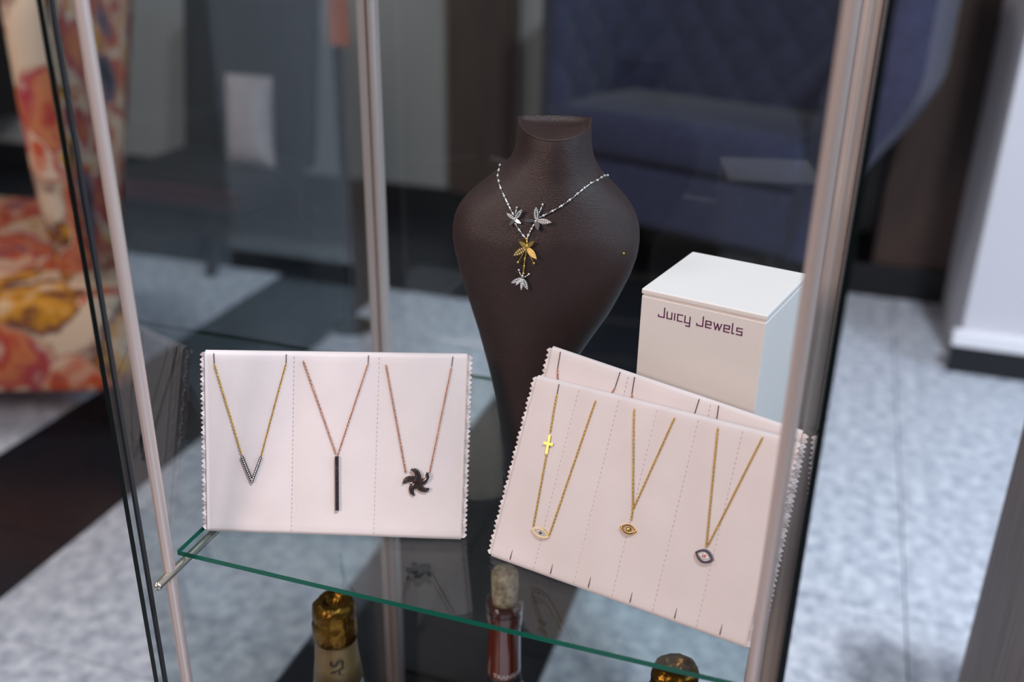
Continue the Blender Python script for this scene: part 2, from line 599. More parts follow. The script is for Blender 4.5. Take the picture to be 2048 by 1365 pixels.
def build_pad(name, pad, label, teeth, slits_bottom=(), flap=False, group=None):
    base = (pad.c[0] + pad.c[1]) / 2
    root = thing(name, tuple(base), label, 'jewellery pad', group)
    NU, NV = 72, 30
    th = pad.th
    # closed cross-section: front face bottom-to-top, round top, back face, round bottom
    rows = []
    r = th / 2
    dv = r / pad.h
    for j in range(NV + 1):
        v = dv + (1 - 2 * dv) * j / NV
        rows.append(('f', v, 0))
    for k in range(1, 8):
        rows.append(('t', math.pi * k / 8, 0))
    for j in range(6):
        rows.append(('b', 1 - dv - (1 - 2 * dv) * j / 5, 0))
    for k in range(1, 8):
        rows.append(('u', math.pi * k / 8, 0))
    V, Fs = [], []
    for i in range(NU + 1):
        u = i / NU
        for kind, a, _ in rows:
            if kind == 'f':
                p = pad.P(u, a)
            elif kind == 'b':
                p = pad.P(u, a) - pad.n * (th + 2 * pad.bulge(u, a))
            else:
                v = 1 - dv if kind == 't' else dv
                bu = pad.bulge(u, v)
                c = pad.P(u, v) - pad.n * (r + bu)
                rr = r + bu
                s = 1 if kind == 't' else -1
                if kind == 't':
                    p = c + pad.n * (rr * math.cos(a)) + pad.up * (r * math.sin(a))
                else:
                    p = c - pad.n * (rr * math.cos(a)) - pad.up * (r * math.sin(a))
            V.append(tuple(p))
    m = len(rows)
    for i in range(NU):
        for k in range(m):
            k2 = (k + 1) % m
            Fs.append((i * m + k, (i + 1) * m + k, (i + 1) * m + k2, i * m + k2))
    Fs.append(tuple(range(m - 1, -1, -1)))
    Fs.append(tuple(NU * m + k for k in range(m)))
    link_mesh('padded_panel', V, Fs, 'pad', root, smooth=True)
    # pinked (zigzag) edges, two layers on either side
    for side in (0, 1):
        for lay in (0.30, 0.75):
            V, Fs = [], []
            sgn = -1 if side == 0 else 1
            out = pad.e * sgn
            n = teeth * 2
            for k in range(n + 1):
                v = 0.012 + 0.976 * k / n
                b0 = pad.P(side, v) - pad.n * (th * lay)
                ext = 0.0042 if k % 2 else 0.0022
                wob = 0.0008 * math.sin(k * 0.9 + lay * 9)
                b1 = b0 + out * ext + pad.n * wob
                for p in (b0 - out * 0.002, b1):
                    V.append(tuple(p + pad.n * 0.0003))
                    V.append(tuple(p - pad.n * 0.0003))
            for k in range(n):
                a, b = k * 4, (k + 1) * 4
                Fs += [(a, a + 2, b + 2, b), (a + 1, b + 1, b + 3, a + 3), (a + 2, a + 3, b + 3, b + 2), (a, b, b + 1, a + 1)]
            link_mesh('pinked_edge', V, Fs, 'pad', root)
    for u in pad.seams[1:-1]:
        bits = []
        nst = int(pad.h / 0.0034)
        for k in range(nst):
            v0 = 0.02 + 0.965 * k / nst
            v1 = v0 + 0.965 * 0.55 / nst
            bits.append(tube([pad.P(u, v0, 0.00005), pad.P(u, (v0 + v1) / 2, 0.00025), pad.P(u, v1, 0.00005)], 0.00021, 5))
        st = link_mesh('stitching', *join(*bits), 'thread', root)
        st['kind'] = 'stuff'
    for u, v in slits_bottom:
        bits = []
        vv = [max(dv * 0.9, v - 0.035), v, v + 0.045]
        bits.append(tube([pad.P(u, q, 0.00012) for q in vv], [0.00018, 0.00042, 0.00012], 6))
        link_mesh('slit', *join(*bits), 'slit', root)
    if flap:
        t0, t1 = pad.P(0.12, 0.93) - pad.n * (th + 0.0012), pad.P(0.88, 0.93) - pad.n * (th + 0.0012)
        bk = Vector((-pad.n.x, -pad.n.y, 0)).normalized()
        b0, b1 = t0 + bk * 0.035, t1 + bk * 0.035
        b0.z = b1.z = SHELF
        off = bk * 0.0016
        V = [tuple(p) for p in (t0, t1, b1, b0, t0 + off, t1 + off, b1 + off, b0 + off)]
        link_mesh('easel_flap', V, [(0, 1, 2, 3), (7, 6, 5, 4), (0, 4, 5, 1), (1, 5, 6, 2), (2, 6, 7, 3), (3, 7, 4, 0)], 'pad', root)
    return root


LIFT = 0.0003
padA = Pad((-0.398, 0.5088, SHELF + LIFT), (-0.2188, 0.5607, SHELF + LIFT), (-0.2368, 0.6231, 0.6405), (-0.4060, 0.5423, 0.6515), (0.333, 0.657), 0.0075, 0.0016)
padB = Pad((-0.1925, 0.5497, SHELF + LIFT), (-0.0095, 0.5136, SHELF + LIFT), (0.0012, 0.5690, 0.6442), (-0.1799, 0.6138, 0.6371), (0.186, 0.353, 0.505, 0.662, 0.824), 0.0065, 0.0011)
padC = Pad((-0.187, 0.5675, SHELF + LIFT), (-0.003, 0.540, SHELF + LIFT), (0.0055, 0.600, 0.634), (-0.1745, 0.632, 0.653), (0.33, 0.66), 0.006, 0.0013)
build_pad('jewellery_pad', padA, 'blush white three-panel jewellery pad standing at left of the shelf', 37, flap=True)
build_pad('jewellery_pad', padB, 'blush white six-panel jewellery pad leaning in front at right of the shelf', 36,
          ((0.086, 0.03), (0.257, 0.03), (0.413, 0.035), (0.576, 0.03), (0.744, 0.03), (0.908, 0.03)))
build_pad('jewellery_pad', padC, 'blush white pad mostly hidden behind the six-panel pad', 38)


# ------------------------------------------------------------------ necklaces on the pads
def strand(pad, uvs, lift=0.0007):
    out = []
    for (u0, v0), (u1, v1) in zip(uvs, uvs[1:]):
        for k in range(12):
            t = k / 12
            out.append(pad.P(u0 + (u1 - u0) * t, v0 + (v1 - v0) * t, lift))
    out.append(pad.P(*uvs[-1], lift))
    return out


def necklace(name, pad, label, strands, metal, at, cords=(), group='necklaces hung on the jewellery pads'):
    base = pad.P(*at)
    root = thing(name, tuple(base), label, 'necklace', group)
    for s in strands:
        c = link_mesh('chain', *chain(strand(pad, s), pad.n), metal, root, smooth=True)
        c['kind'] = 'stuff'
    for s in cords:
        link_mesh('cord_end', *tube(strand(pad, s, 0.0004), 0.0003, 6), 'slit', root)
    return root


def local(pad, u, v, lift=0.0008):
    return pad.P(u, v, lift), pad.e, pad.n.cross(pad.e).normalized(), pad.n


def bar_between(pad, a, b, wdt, h):
    A, B = pad.P(*a, 0.0006), pad.P(*b, 0.0006)
    t = (B - A).normalized()
    s = t.cross(pad.n).normalized()
    L = (B - A).length
    return prism([(0, -wdt / 2), (L, -wdt / 2), (L, wdt / 2), (0, wdt / 2)], A, t, s, pad.n, h), A, t, s, L


def stones_on_line(A, t, n, L, r, cnt, lift):
    return join(*[ball(tuple(A + t * (L * (k + 0.5) / cnt) + n * lift), r, 7, 4) for k in range(cnt)])


# V necklace
nk = necklace('v_necklace', padA, 'gold chain necklace with a pointed V bar of clear stones', [[(0.037, 0.926), (0.14, 0.431)], [(0.304, 0.935), (0.213, 0.427)]], 'gold', (0.18, 0.294),
              [[(0.035, 0.985), (0.037, 0.926)], [(0.304, 0.985), (0.304, 0.935)]])
vparts, vst = [], []
for a, b in (((0.14, 0.431), (0.181, 0.290)), ((0.213, 0.427), (0.1785, 0.290))):
    g, A, t, s, L = bar_between(padA, a, b, 0.0019, 0.0012)
    vparts.append(g)
    vst.append(stones_on_line(A, t, padA.n, L, 0.00062, 13, 0.0013))
link_mesh('v_bar', *join(*vparts), 'oxid', nk)
so = link_mesh('pave_stones', *join(*vst), 'diamond', nk, smooth=True)
so['kind'] = 'stuff'

# bar necklace
nk = necklace('bar_necklace', padA, 'rose gold chain necklace with a long vertical black stone bar', [[(0.369, 0.949), (0.504, 0.442)], [(0.615, 0.938), (0.508, 0.442)]], 'rose', (0.51, 0.15),
              [[(0.616, 0.985), (0.615, 0.938)]])
g, A, t, s, L = bar_between(padA, (0.506, 0.44), (0.513, 0.147), 0.0026, 0.0016)
link_mesh('pendant_bar', *g, 'black_stone', nk)
so = link_mesh('pave_stones', *join(*[stones_on_line(A + s * q, t, padA.n, L, 0.00055, 30, 0.0016) for q in (-0.0006, 0.0006)]), 'black_stone', nk, smooth=True)
so['kind'] = 'stuff'

# starfish necklace
nk = necklace('starfish_necklace', padA, 'rose gold chain necklace with a black stone starfish', [[(0.684, 0.934), (0.776, 0.352)], [(0.939, 0.926), (0.868, 0.358)]], 'rose', (0.82, 0.314),
              [[(0.943, 0.985), (0.939, 0.926)]])
c, ex, ey, ez = local(padA, 0.82, 0.312, 0.0005)
RO = 0.0106
outline = []
for k in range(5):
    a0 = R(80 - 72 * k)
    pts = []
    for q in range(9):   # swirling arm: a curved centre line with tapering width
        t = q / 8
        rad = RO * (0.16 + 0.84 * t)
        ang = a0 + R(40) * t ** 1.5 - R(6)
        hw = 0.00245 * (1 - 0.18 * t) if t < 0.8 else 0.0021 * (1 - ((t - 0.8) / 0.2) ** 2) ** 0.5 + 0.0001
        pts.append((rad, ang, hw))
    left = [(r_ * math.cos(a_) - h_ * math.sin(a_) * -1 * -1, r_ * math.sin(a_) + h_ * math.cos(a_)) for r_, a_, h_ in pts]
    right = [(r_ * math.cos(a_) + h_ * math.sin(a_), r_ * math.sin(a_) - h_ * math.cos(a_)) for r_, a_, h_ in pts]
    outline.append((left, right, pts))
arms = []
stn = []
for left, right, pts in outline:
    n = len(left)
    poly = right + left[::-1]
    V = [tuple(c + ex * p[0] + ey * p[1]) for p in poly]
    V += [tuple(c + ex * p[0] + ey * p[1] + ez * 0.0014) for p in poly]
    mids = [tuple(c + ex * (r_ * math.cos(a_)) + ey * (r_ * math.sin(a_)) + ez * 0.0021) for r_, a_, h_ in pts]
    N = len(poly)
    V += mids
    Fs = []
    for i in range(N):
        j = (i + 1) % N
        Fs.append((i, j, j + N, i + N))
    for q in range(n - 1):
        Fs.append((N + q, N + q + 1, 2 * N + q + 1, 2 * N + q))
        Fs.append((N + N - 1 - q, 2 * N + q, 2 * N + q + 1, N + N - 2 - q))
    arms.append((V, Fs))
    for q in range(1, n - 1):
        r_, a_, h_ = pts[q]
        for ww in (-0.5, 0.5):
            stn.append(ball(tuple(c + ex * (r_ * math.cos(a_) - ww * h_ * math.sin(a_)) + ey * (r_ * math.sin(a_) + ww * h_ * math.cos(a_)) + ez * 0.0017), 0.00062, 7, 4))
arms.append(ball(tuple(c + ez * 0.0006), 0.0034, 14, 6, (1, 1, 1)))
V, Fs = arms[-1]
V2 = []
for v in V:
    d = Vector(v) - (c + ez * 0.0006)
    V2.append(tuple(c + ez * 0.0009 + d - ez * d.dot(ez) * 0.62))
arms[-1] = (V2, Fs)
link_mesh('starfish', *join(*arms), 'black_stone', nk)
so = link_mesh('pave_stones', *join(*stn), 'black_stone', nk, smooth=True)
so['kind'] = 'stuff'


def eye_outline(L, h, n=14):
    return [(-L / 2 + L * k / n, h / 2 * math.sin(math.pi * k / n) ** 0.85) for k in range(n)] + [(L / 2 - L * k / n, -h / 2 * math.sin(math.pi * k / n) ** 0.85) for k in range(n)]


def eye_pendant(nk, pad, u, v, L, h, ang, rim, stone, centre, full, pupil_metal=False):
    c, ex, ey, ez = local(pad, u, v, 0.0006)
    a = R(ang)
    ex, ey = ex * math.cos(a) + ey * math.sin(a), ey * math.cos(a) - ex * math.sin(a)
    o1, o2 = eye_outline(L, h), eye_outline(L * 0.74, h * 0.62)
    n = len(o1)
    V = []
    for hh in (0.0, 0.0012):
        for o_ in (o1, o2):
            V += [tuple(c + ex * p[0] + ey * p[1] + ez * hh) for p in o_]
    Fs = []
    for i in range(n):
        j = (i + 1) % n
        Fs += [(i, j, 2 * n + j, 2 * n + i), (n + j, n + i, 3 * n + i, 3 * n + j), (2 * n + i, 2 * n + j, 3 * n + j, 3 * n + i), (j, i, n + i, n + j)]
    link_mesh('eye_frame', V, Fs, rim, nk)
    om = eye_outline(L * 0.87, h * 0.82, 11)
    so = link_mesh('rim_stones', *join(*[ball(tuple(c + ex * p[0] + ey * p[1] + ez * 0.0012), 0.0006, 7, 4) for p in om]), stone, nk, smooth=True)
    so['kind'] = 'stuff'
    if full:
        link_mesh('eye_plate', *prism(eye_outline(L * 0.76, h * 0.66), c, ex, ey, ez, 0.0007), 'diamond', nk)
        so = link_mesh('inner_stones', *join(*[ball(tuple(c + ex * (0.0021 * math.cos(q)) + ey * (0.0016 * math.sin(q)) + ez * 0.0011), 0.0006, 7, 4) for q in [k * math.pi / 4 for k in range(8)]]), 'diamond', nk, smooth=True)
        so['kind'] = 'stuff'
    link_mesh('pupil', *ball(tuple(c + ez * 0.0011), 0.00095 if full else 0.0016, 10, 6), centre, nk, smooth=True)


# cross and eye necklace
nk = necklace('cross_and_eye_necklace', padB, 'gold chain necklace with a small cross and a sideways stone-set eye', [[(0.105, 0.924), (0.119, 0.718)], [(0.126, 0.61), (0.145, 0.227)], [(0.217, 0.211), (0.267, 0.951)]], 'gold', (0.18, 0.206),
              [[(0.102, 0.98), (0.105, 0.924)]])
c, ex, ey, ez = local(padB, 0.1225, 0.664, 0.0004)
d = (padB.P(0.12, 0.713) - padB.P(0.126, 0.61)).normalized()
sx = d.cross(ez).normalized()
a_, l1, l2, wd = 0.0009, 0.0072, 0.0060, 0.0037
pl = [(-a_, -l1), (a_, -l1), (a_, -a_), (wd, -a_), (wd, a_), (a_, a_), (a_, l2), (-a_, l2), (-a_, a_), (-wd, a_), (-wd, -a_), (-a_, -a_)]
link_mesh('cross', *prism(pl, c, sx, d, ez, 0.0009), 'gold', nk)
eye_pendant(nk, padB, 0.181, 0.208, 0.0145, 0.0066, -8, 'gold', 'diamond', 'blue_stone', True)

# open gold eye necklace
nk = necklace('open_eye_necklace', padB, 'gold chain necklace with a small open gold eye and dark rim stones', [[(0.422, 0.95), (0.505, 0.468), (0.510, 0.405)], [(0.578, 0.957), (0.506, 0.463)]], 'gold', (0.508, 0.368))
eye_pendant(nk, padB, 0.508, 0.366, 0.0122, 0.0068, 0, 'gold', 'oxid', 'gold', False)

# blue eye necklace
nk = necklace('blue_eye_necklace', padB, 'gold chain necklace with a dark blue stone eye and red centre', [[(0.739, 0.962), (0.796, 0.392)], [(0.896, 0.97), (0.798, 0.402)]], 'gold', (0.796, 0.358))
eye_pendant(nk, padB, 0.796, 0.356, 0.0126, 0.0090, -8, 'oxid', 'blue_stone', 'red_stone', True)

# necklaces on the hidden pad: only their upper ends show
for i, (u0, u1, um) in enumerate(((0.045, 0.29, 0.165), (0.36, 0.61, 0.485), (0.695, 0.93, 0.815))):
    lab = ['rose gold chain at the left end of the pad behind', 'rose gold chain in the middle of the pad behind', 'rose gold chain at the right end of the pad behind'][i]
    nk = necklace('chain_necklace', padC, lab, [[(u0, 0.90), (um, 0.42)], [(u1, 0.90), (um, 0.42)]], 'rose', (um, 0.42), [[(u0 - 0.005, 0.985), (u0, 0.90)], [(u1 + 0.005, 0.985), (u1, 0.90)]])
    cc, ex, ey, ez = local(padC, um, 0.40, 0.0005)
    link_mesh('pendant', *prism([(0.0025 * math.cos(q * 0.5236), 0.0025 * math.sin(q * 0.5236)) for q in range(12)], cc, ex, ey, ez, 0.0012), 'rose', nk)

# ------------------------------------------------------------------ necklace bust
A0 = Vector((-0.195, 0.668, SHELF))
BN = Vector((-0.2802, 0.9599, 0))
BE = Vector((0.9599, 0.2802, 0))
LEAN = 0.12
SEC = [(0.8013, 0.0064, 0.0266), (0.7927, 0.0065, 0.0273), (0.7827, 0.0066, 0.0279), (0.7769, 0.0066, 0.0293), (0.7718, 0.0058, 0.0321),
       (0.7663, 0.0047, 0.0368), (0.7608, 0.0041, 0.0428), (0.7538, 0.0034, 0.0513), (0.7441, 0.0025, 0.0612), (0.7348, 0.0023, 0.0671),
       (0.7254, 0.0026, 0.07), (0.7159, 0.0027, 0.0708), (0.7045, 0.003, 0.0696), (0.689, 0.0027, 0.0654), (0.6733, 0.0015, 0.0595),
       (0.6574, 0.0001, 0.053), (0.6413, -0.0026, 0.0451), (0.6249, -0.0054, 0.0378), (0.6084, -0.0068, 0.0319), (0.5875, -0.007, 0.027),
       (0.5621, -0.006, 0.0241), (0.5405, -0.0045, 0.0228), (0.5252, -0.0033, 0.0234)]
SEC = SEC[::-1]
FD = [(0.50, 0.024), (0.60, 0.028), (0.72, 0.040), (0.765, 0.034), (0.82, 0.036)]
BD = [(0.50, 0.018), (0.60, 0.016), (0.70, 0.012), (0.76, 0.012), (0.82, 0.006)]


def interp(t, x):
    if x <= t[0][0]:
        return t[0][1:]
    for a, b in zip(t, t[1:]):
        if x <= b[0]:
            k = (x - a[0]) / (b[0] - a[0])
            return tuple(p + (q - p) * k for p, q in zip(a[1:], b[1:]))
    return t[-1][1:]


def smooth_sec(z):
    acc = [0, 0]
    for dz in (-0.003, 0, 0.003):
        q = interp(SEC, z + dz)
        acc[0] += q[0] / 3
        acc[1] += q[1] / 3
    return acc


def bust_pt(s, z, lift=0.0):
    """front surface of the bust at lateral offset s and height z"""
    c, wd = smooth_sec(z)
    f = interp(FD, z)[0]
    k = max(0.0, 1 - ((s - c) / wd) ** 2) ** 0.5
    return A0 + BE * s + BN * (LEAN * (z - SHELF) - f * k - lift) + Vector((0, 0, z - SHELF))


bust = thing('necklace_bust', (-0.195, 0.668, SHELF), 'dark brown leatherette necklace bust standing behind the pads', 'display bust')
NS, NZ = 64, 70
ZT = 0.8013
V, Fs = [], []
rows = []
for k in range(NZ + 1):
    z = SHELF + 0.0005 + (ZT - SHELF - 0.0005) * k / NZ
    rows.append((z, 1.0))
for z, sc in rows:
    c, wd = smooth_sec(z)
    f, b = interp(FD, z)[0], interp(BD, z)[0]
    tilt = max(0.0, (z - 0.775) / (ZT - 0.775)) ** 2
    for i in range(NS):
        a = 2 * math.pi * i / NS
        s = c + wd * math.cos(a)
        yy = -f * math.sin(a) if math.sin(a) > 0 else -b * math.sin(a)
        p = A0 + BE * s + BN * (LEAN * (z - SHELF) + yy) + Vector((0, 0, z - SHELF - tilt * 0.0085 * max(0, math.sin(a))))
        V.append(tuple(p))
for k in range(NZ):
    for i in range(NS):
        j = (i + 1) % NS
        Fs.append((k * NS + i, (k + 1) * NS + i, (k + 1) * NS + j, k * NS + j))
Fs.append(tuple(range(NS)))
link_mesh('bust_body', V, Fs, 'leather', bust, smooth=True)
# neck cap: a thin rim and a hollowed top
ring = [Vector(v) for v in V[NZ * NS:]]
cen = sum(ring, Vector()) / NS
cv, cf = [], []
levels = [(1.0, -0.0004), (1.012, 0.0004), (1.0, 0.0011), (0.96, 0.0010), (0.90, -0.0006), (0.7, -0.0022), (0.4, -0.0030), (0.1, -0.0032)]
for sc, dz in levels:
    for p in ring:
        q = cen + (p - cen) * sc
        cv.append((q.x, q.y, q.z + dz))
for k in range(len(levels) - 1):
    for i in range(NS):
        j = (i + 1) % NS
        cf.append((k * NS + i, (k + 1) * NS + i, (k + 1) * NS + j, k * NS + j))
cf.append(tuple((len(levels) - 1) * NS + i for i in range(NS - 1, -1, -1)))
link_mesh('neck_cap', cv, cf, 'leather', bust, smooth=True)
p = bust_pt(0.060, 0.7109, 0.0004)
link_mesh('pin_head', *ball(tuple(p), 0.0010, 8, 6), 'gold', bust, smooth=True)

# ------------------------------------------------------------------ butterfly necklace
nk = thing('butterfly_necklace', tuple(bust_pt(-0.011, 0.72)), 'white and yellow gold butterfly necklace draped on the brown bust', 'necklace')


def bpath(pts, lift=0.0012, sub=8):
    out = []
    for a, b in zip(pts, pts[1:]):
        for k in range(sub):
            t = k / sub
            out.append(bust_pt(a[0] + (b[0] - a[0]) * t, a[1] + (b[1] - a[1]) * t, lift))
    out.append(bust_pt(*pts[-1], lift))
    return out


def bar_chain(pts, metal, seg=0.0072):
    """slim bars joined by small bezel-set beads"""
    P = resample(bpath(pts), seg)
    P.append(bust_pt(*pts[-1], 0.0012))
    for a, b in zip(P, P[1:]):
        if (b - a).length < 0.001:
            continue
        link_mesh('bar_link', *tube([a.lerp(b, 0.06), a.lerp(b, 0.3), a.lerp(b, 0.7), a.lerp(b, 0.94)], [0.00035, 0.00062, 0.00062, 0.00035], 8), metal, nk, smooth=True)
        link_mesh('bead', *ball(tuple(a), 0.00092, 9, 6), 'diamond' if metal == 'silver' else metal, nk, smooth=True)


zl = [(-0.0329, 0.7675), (-0.0340, 0.7629), (-0.0312, 0.7571), (-0.0276, 0.7515), (-0.0230, 0.7439), (-0.0205, 0.7400)]
zr = [(0.0469, 0.7618), (0.0431, 0.7635), (0.0331, 0.7621), (0.0277, 0.759), (0.0214, 0.7545), (0.0148, 0.7496), (0.005, 0.7441), (-0.0030, 0.7400)]
bar_chain(zl, 'silver')
bar_chain(zr, 'silver')
bar_chain([(-0.0195, 0.735), (-0.0154, 0.7291), (-0.0113, 0.7248)], 'silver', 0.0050)
bar_chain([(-0.0055, 0.7366), (-0.0096, 0.7294), (-0.011, 0.7249)], 'silver', 0.0050)
bar_chain([(-0.0111, 0.7250), (-0.0108, 0.7200)], 'gold', 0.0046)
bar_chain([(-0.0112, 0.7165), (-0.0121, 0.7112), (-0.0133, 0.6968)], 'gold', 0.0058)


def leaf(c, ex, ey, ez, L, W, ang, lift, stones):
    a = R(ang)
    dx, dy = ex * math.cos(a) + ey * math.sin(a), ey * math.cos(a) - ex * math.sin(a)
    n = 8
    top = [(L * k / n, W / 2 * math.sin(math.pi * (k / n) ** 0.85) ** 0.9) for k in range(n + 1)]
    poly = top + [(x_, -y_) for x_, y_ in top[::-1][1:-1]]
    rise = ez * 0.25
    dxx = (dx + rise).normalized()
    g = prism(poly, c + ez * lift, dxx, dy, ez, 0.0007)
    st = []
    if stones:
        for k in range(1, 7):
            x_ = L * (k + 0.3) / 7.4
            hw = W / 2 * math.sin(math.pi * (x_ / L) ** 0.85)
            for q in ((-0.45, 0.45) if hw > W * 0.28 else (0,)):
                st.append(ball(tuple(c + ez * (lift + 0.0008) + dxx * x_ + dy * (q * hw)), 0.00055, 7, 4))
    return g, st


U = 8.6e-5


def butterfly(s, z, metal, stone_mat, wings, antennae, body_ang):
    c = bust_pt(s, z, 0.0014)
    ex = (bust_pt(s + 0.002, z) - bust_pt(s - 0.002, z)).normalized()
    ey = (bust_pt(s, z + 0.002) - bust_pt(s, z - 0.002)).normalized()
    ez = ex.cross(ey).normalized()
    a = R(body_ang)
    d = ex * math.cos(a) + ey * math.sin(a)
    body = link_mesh('butterfly', *tube([c - d * 0.0028, c - d * 0.001 + ez * 0.0008, c + d * 0.0012 + ez * 0.0008, c + d * 0.0028], [0.0004, 0.0009, 0.0009, 0.0005], 8), metal, nk, smooth=True)
    stones = []
    for dx, dy, wd, pave in wings:
        L = math.hypot(dx, dy) * U
        g, st = leaf(c, ex, ey, ez, L, wd * U, math.degrees(math.atan2(-dy, dx)), 0.0002, pave)
        link_mesh('wing', *g, metal if pave or metal == 'gold' else 'silver', body)
        stones += st
    if stones:
        so = link_mesh('pave_stones', *join(*stones), stone_mat, body, smooth=True)
        so['kind'] = 'stuff'
    for dx, dy in antennae:
        e = c + ex * (dx * U) - ey * (dy * U)
        m = c.lerp(e, 0.5) + ez * 0.0016
        link_mesh('antenna', *join(tube([c, m, e], 0.00036, 6), ball(tuple(e), 0.0010, 8, 5)), metal, body, smooth=True)


butterfly(-0.0200, 0.7380, 'silver', 'diamond', [(-72, -52, 34, True), (70, -92, 42, True), (62, 28, 28, False), (-42, 52, 28, False)], [(14, -100)], 60)
butterfly(-0.0045, 0.7383, 'silver', 'diamond', [(-5, -122, 50, True), (135, 8, 48, True), (-108, 4, 28, False), (15, 82, 40, False)], [(46, -132)], 240)
butterfly(-0.0108, 0.7195, 'gold', 'champ', [(-116, 75, 54, True), (92, 92, 52, True), (-66, -56, 36, False), (64, -66, 36, False)], [(-74, 135), (60, 135)], 90)
butterfly(-0.0136, 0.6960, 'silver', 'diamond', [(-98, 46, 42, True), (56, 98, 46, True), (-56, 66, 24, True), (-4, 108, 26, True)], [(-32, -66), (54, -36)], 90)

# ------------------------------------------------------------------ white gift box
bx0 = Vector((-0.1153, 0.6475, 0))
bx1 = Vector((-0.0273, 0.6273, 0))
bex = (bx1 - bx0).normalized()
bey = Vector((-bex.y, bex.x, 0))
BW, BDp, BZ = 0.0902, 0.0942, 0.700
gb = thing('gift_box', tuple(bx0 + Vector((0, 0, SHELF))), 'white card gift box printed Juicy Jewels behind the right pads', 'box')


def bxf(vf):
    return xf(vf, bx0, bex, bey)


link_mesh('box_body', *bxf(box(0.0, BW, 0.0, BDp, SHELF, BZ - 0.0048)), 'box', gb, bevel=0.0012)
link_mesh('box_lid', *bxf(box(-0.0002, BW + 0.0002, -0.0002, BDp + 0.0002, BZ - 0.0040, BZ)), 'box', gb, bevel=0.0009)
link_mesh('lid_neck', *bxf(box(0.0012, BW - 0.0012, 0.0012, BDp - 0.0012, BZ - 0.0060, BZ - 0.0030)), 'box', gb)
GL = {'J': (1.25, [[(0, 0.26), (0.05, 0.0), (1.0, 0), (1.0, 1.5)]]),
      'u': (1.05, [[(0, 1), (0, 0), (0.8, 0), (0.8, 1)]]),
      'i': (0.28, [[(0, 0), (0, 1)]]),
      'c': (1.0, [[(0.8, 1), (0, 1), (0, 0), (0.8, 0)]]),
      'y': (1.2, [[(0, 1), (0, 0), (0.85, 0)], [(0.85, 1), (0.85, -0.5), (0.25, -0.5)]]),
      'e': (1.08, [[(0, 0.5), (0.85, 0.5), (0.85, 1), (0, 1), (0, 0), (0.85, 0)]]),
      'w': (1.45, [[(0, 1), (0.32, 0), (0.62, 0.92), (0.92, 0), (1.24, 1)]]),
      'l': (0.5, [[(0, 1.5), (0, 0), (0.3, 0)]]),
      's': (0.9, [[(0.85, 1), (0, 1), (0, 0.52), (0.85, 0.52), (0.85, 0), (0, 0)]]),
      ' ': (0.35, [])}
bits = []
x = 0.0
strokes = []
for ch in 'Juicy Jewels':
    adv, pl = GL[ch]
    for q in pl:
        strokes.append([(x + a, b) for a, b in q])
    x += adv + 0.24
total = x - 0.24 - 0.05
sc = 0.0607 / total
sh_ = 0.0047
for q in strokes:
    for (xa, ya), (xb, yb) in zip(q, q[1:]):
        p0, p1 = Vector((xa * sc, ya * sh_)), Vector((xb * sc, yb * sh_))
        d = (p1 - p0).normalized()
        nrm = Vector((-d.y, d.x)) * 0.00042
        p0, p1 = p0 - d * 0.00042, p1 + d * 0.00042
        poly = [p0 - nrm, p1 - nrm, p1 + nrm, p0 + nrm]
        org = bx0 + bex * 0.0139 + Vector((0, 0, BZ - 0.0180)) - bey * 0.00002
        bits.append(prism([tuple(p) for p in poly], org, bex, Vector((0, 0, 1)), -bey, 0.00012))
link_mesh('lettering', *join(*bits), 'print', gb)


# ------------------------------------------------------------------ bottles below the shelf
def wrap_text(s, size, cx, cy, z0, radius, ang0, vertical):
    V, Fs = text_mesh(s, size)
    out = []
    for x_, y_, _ in V:
        if vertical:
            a, z = ang0 - (y_ / radius), z0 + x_      # text runs upwards, letter tops to the left
        else:
            a, z = ang0 + x_ / radius, z0 + y_
        out.append((cx + (radius + 0.0003) * math.cos(a), cy + (radius + 0.0003) * math.sin(a), z))
    return out, Fs


def champagne(cx, cy, top, label, text=None):
    b = thing('champagne_bottle', (cx, cy, BASE_Z), label, 'bottle')
    base = BASE_Z
    prof = [(0.030, base), (0.042, base + 0.002), (0.0435, base + 0.01), (0.0435, base + 0.15), (0.040, base + 0.18), (0.031, base + 0.215),
            (0.0235, base + 0.245), (0.0195, top - 0.075), (0.0172, top - 0.055), (0.0150, top - 0.035), (0.0146, top - 0.012), (0.0140, top - 0.010)]
    link_mesh('bottle_glass', *lathe(prof, (cx, cy, 0), 40), 'green_glass', b, smooth=True)
    lp = [(0.0205, top - 0.078), (0.0183, top - 0.058), (0.0168, top - 0.036), (0.0166, top - 0.032)]
    link_mesh('neck_label', *lathe(lp, (cx, cy, 0), 40), 'neck_label', b, smooth=True)

    def wob(r, z, a):
        k = noise.noise(Vector((math.cos(a) * 2.2 + cx * 30, math.sin(a) * 2.2, (z - top) * 110)))
        k2 = noise.noise(Vector((math.cos(a) * 6, math.sin(a) * 6 + cx * 50, (z - top) * 300)))
        return r * (1 + 0.075 * k + 0.06 * k2), z + 0.0016 * k * (1 if z < top - 0.002 else 0.4) + (0.003 * k2 if z < top - 0.030 else 0)

    fp = [(0.0180, top - 0.0365), (0.0178, top - 0.030), (0.0184, top - 0.024), (0.0176, top - 0.0195), (0.0166, top - 0.017), (0.0176, top - 0.013),
          (0.0174, top - 0.008), (0.0160, top - 0.004), (0.0135, top - 0.0010), (0.0105, top), (0.0085, top - 0.0012), (0.0070, top - 0.0045), (0.0045, top - 0.0075), (0.0005, top - 0.0082)]
    link_mesh('foil_cap', *lathe(fp, (cx, cy, 0), 56, wob), 'foil', b, smooth=True)
    if text:
        t, f = wrap_text(text, 0.0165, cx, cy, top - 0.0765, 0.0186, R(-90 + 46), True)
        link_mesh('lettering', t, f, 'ink', b)
    return b


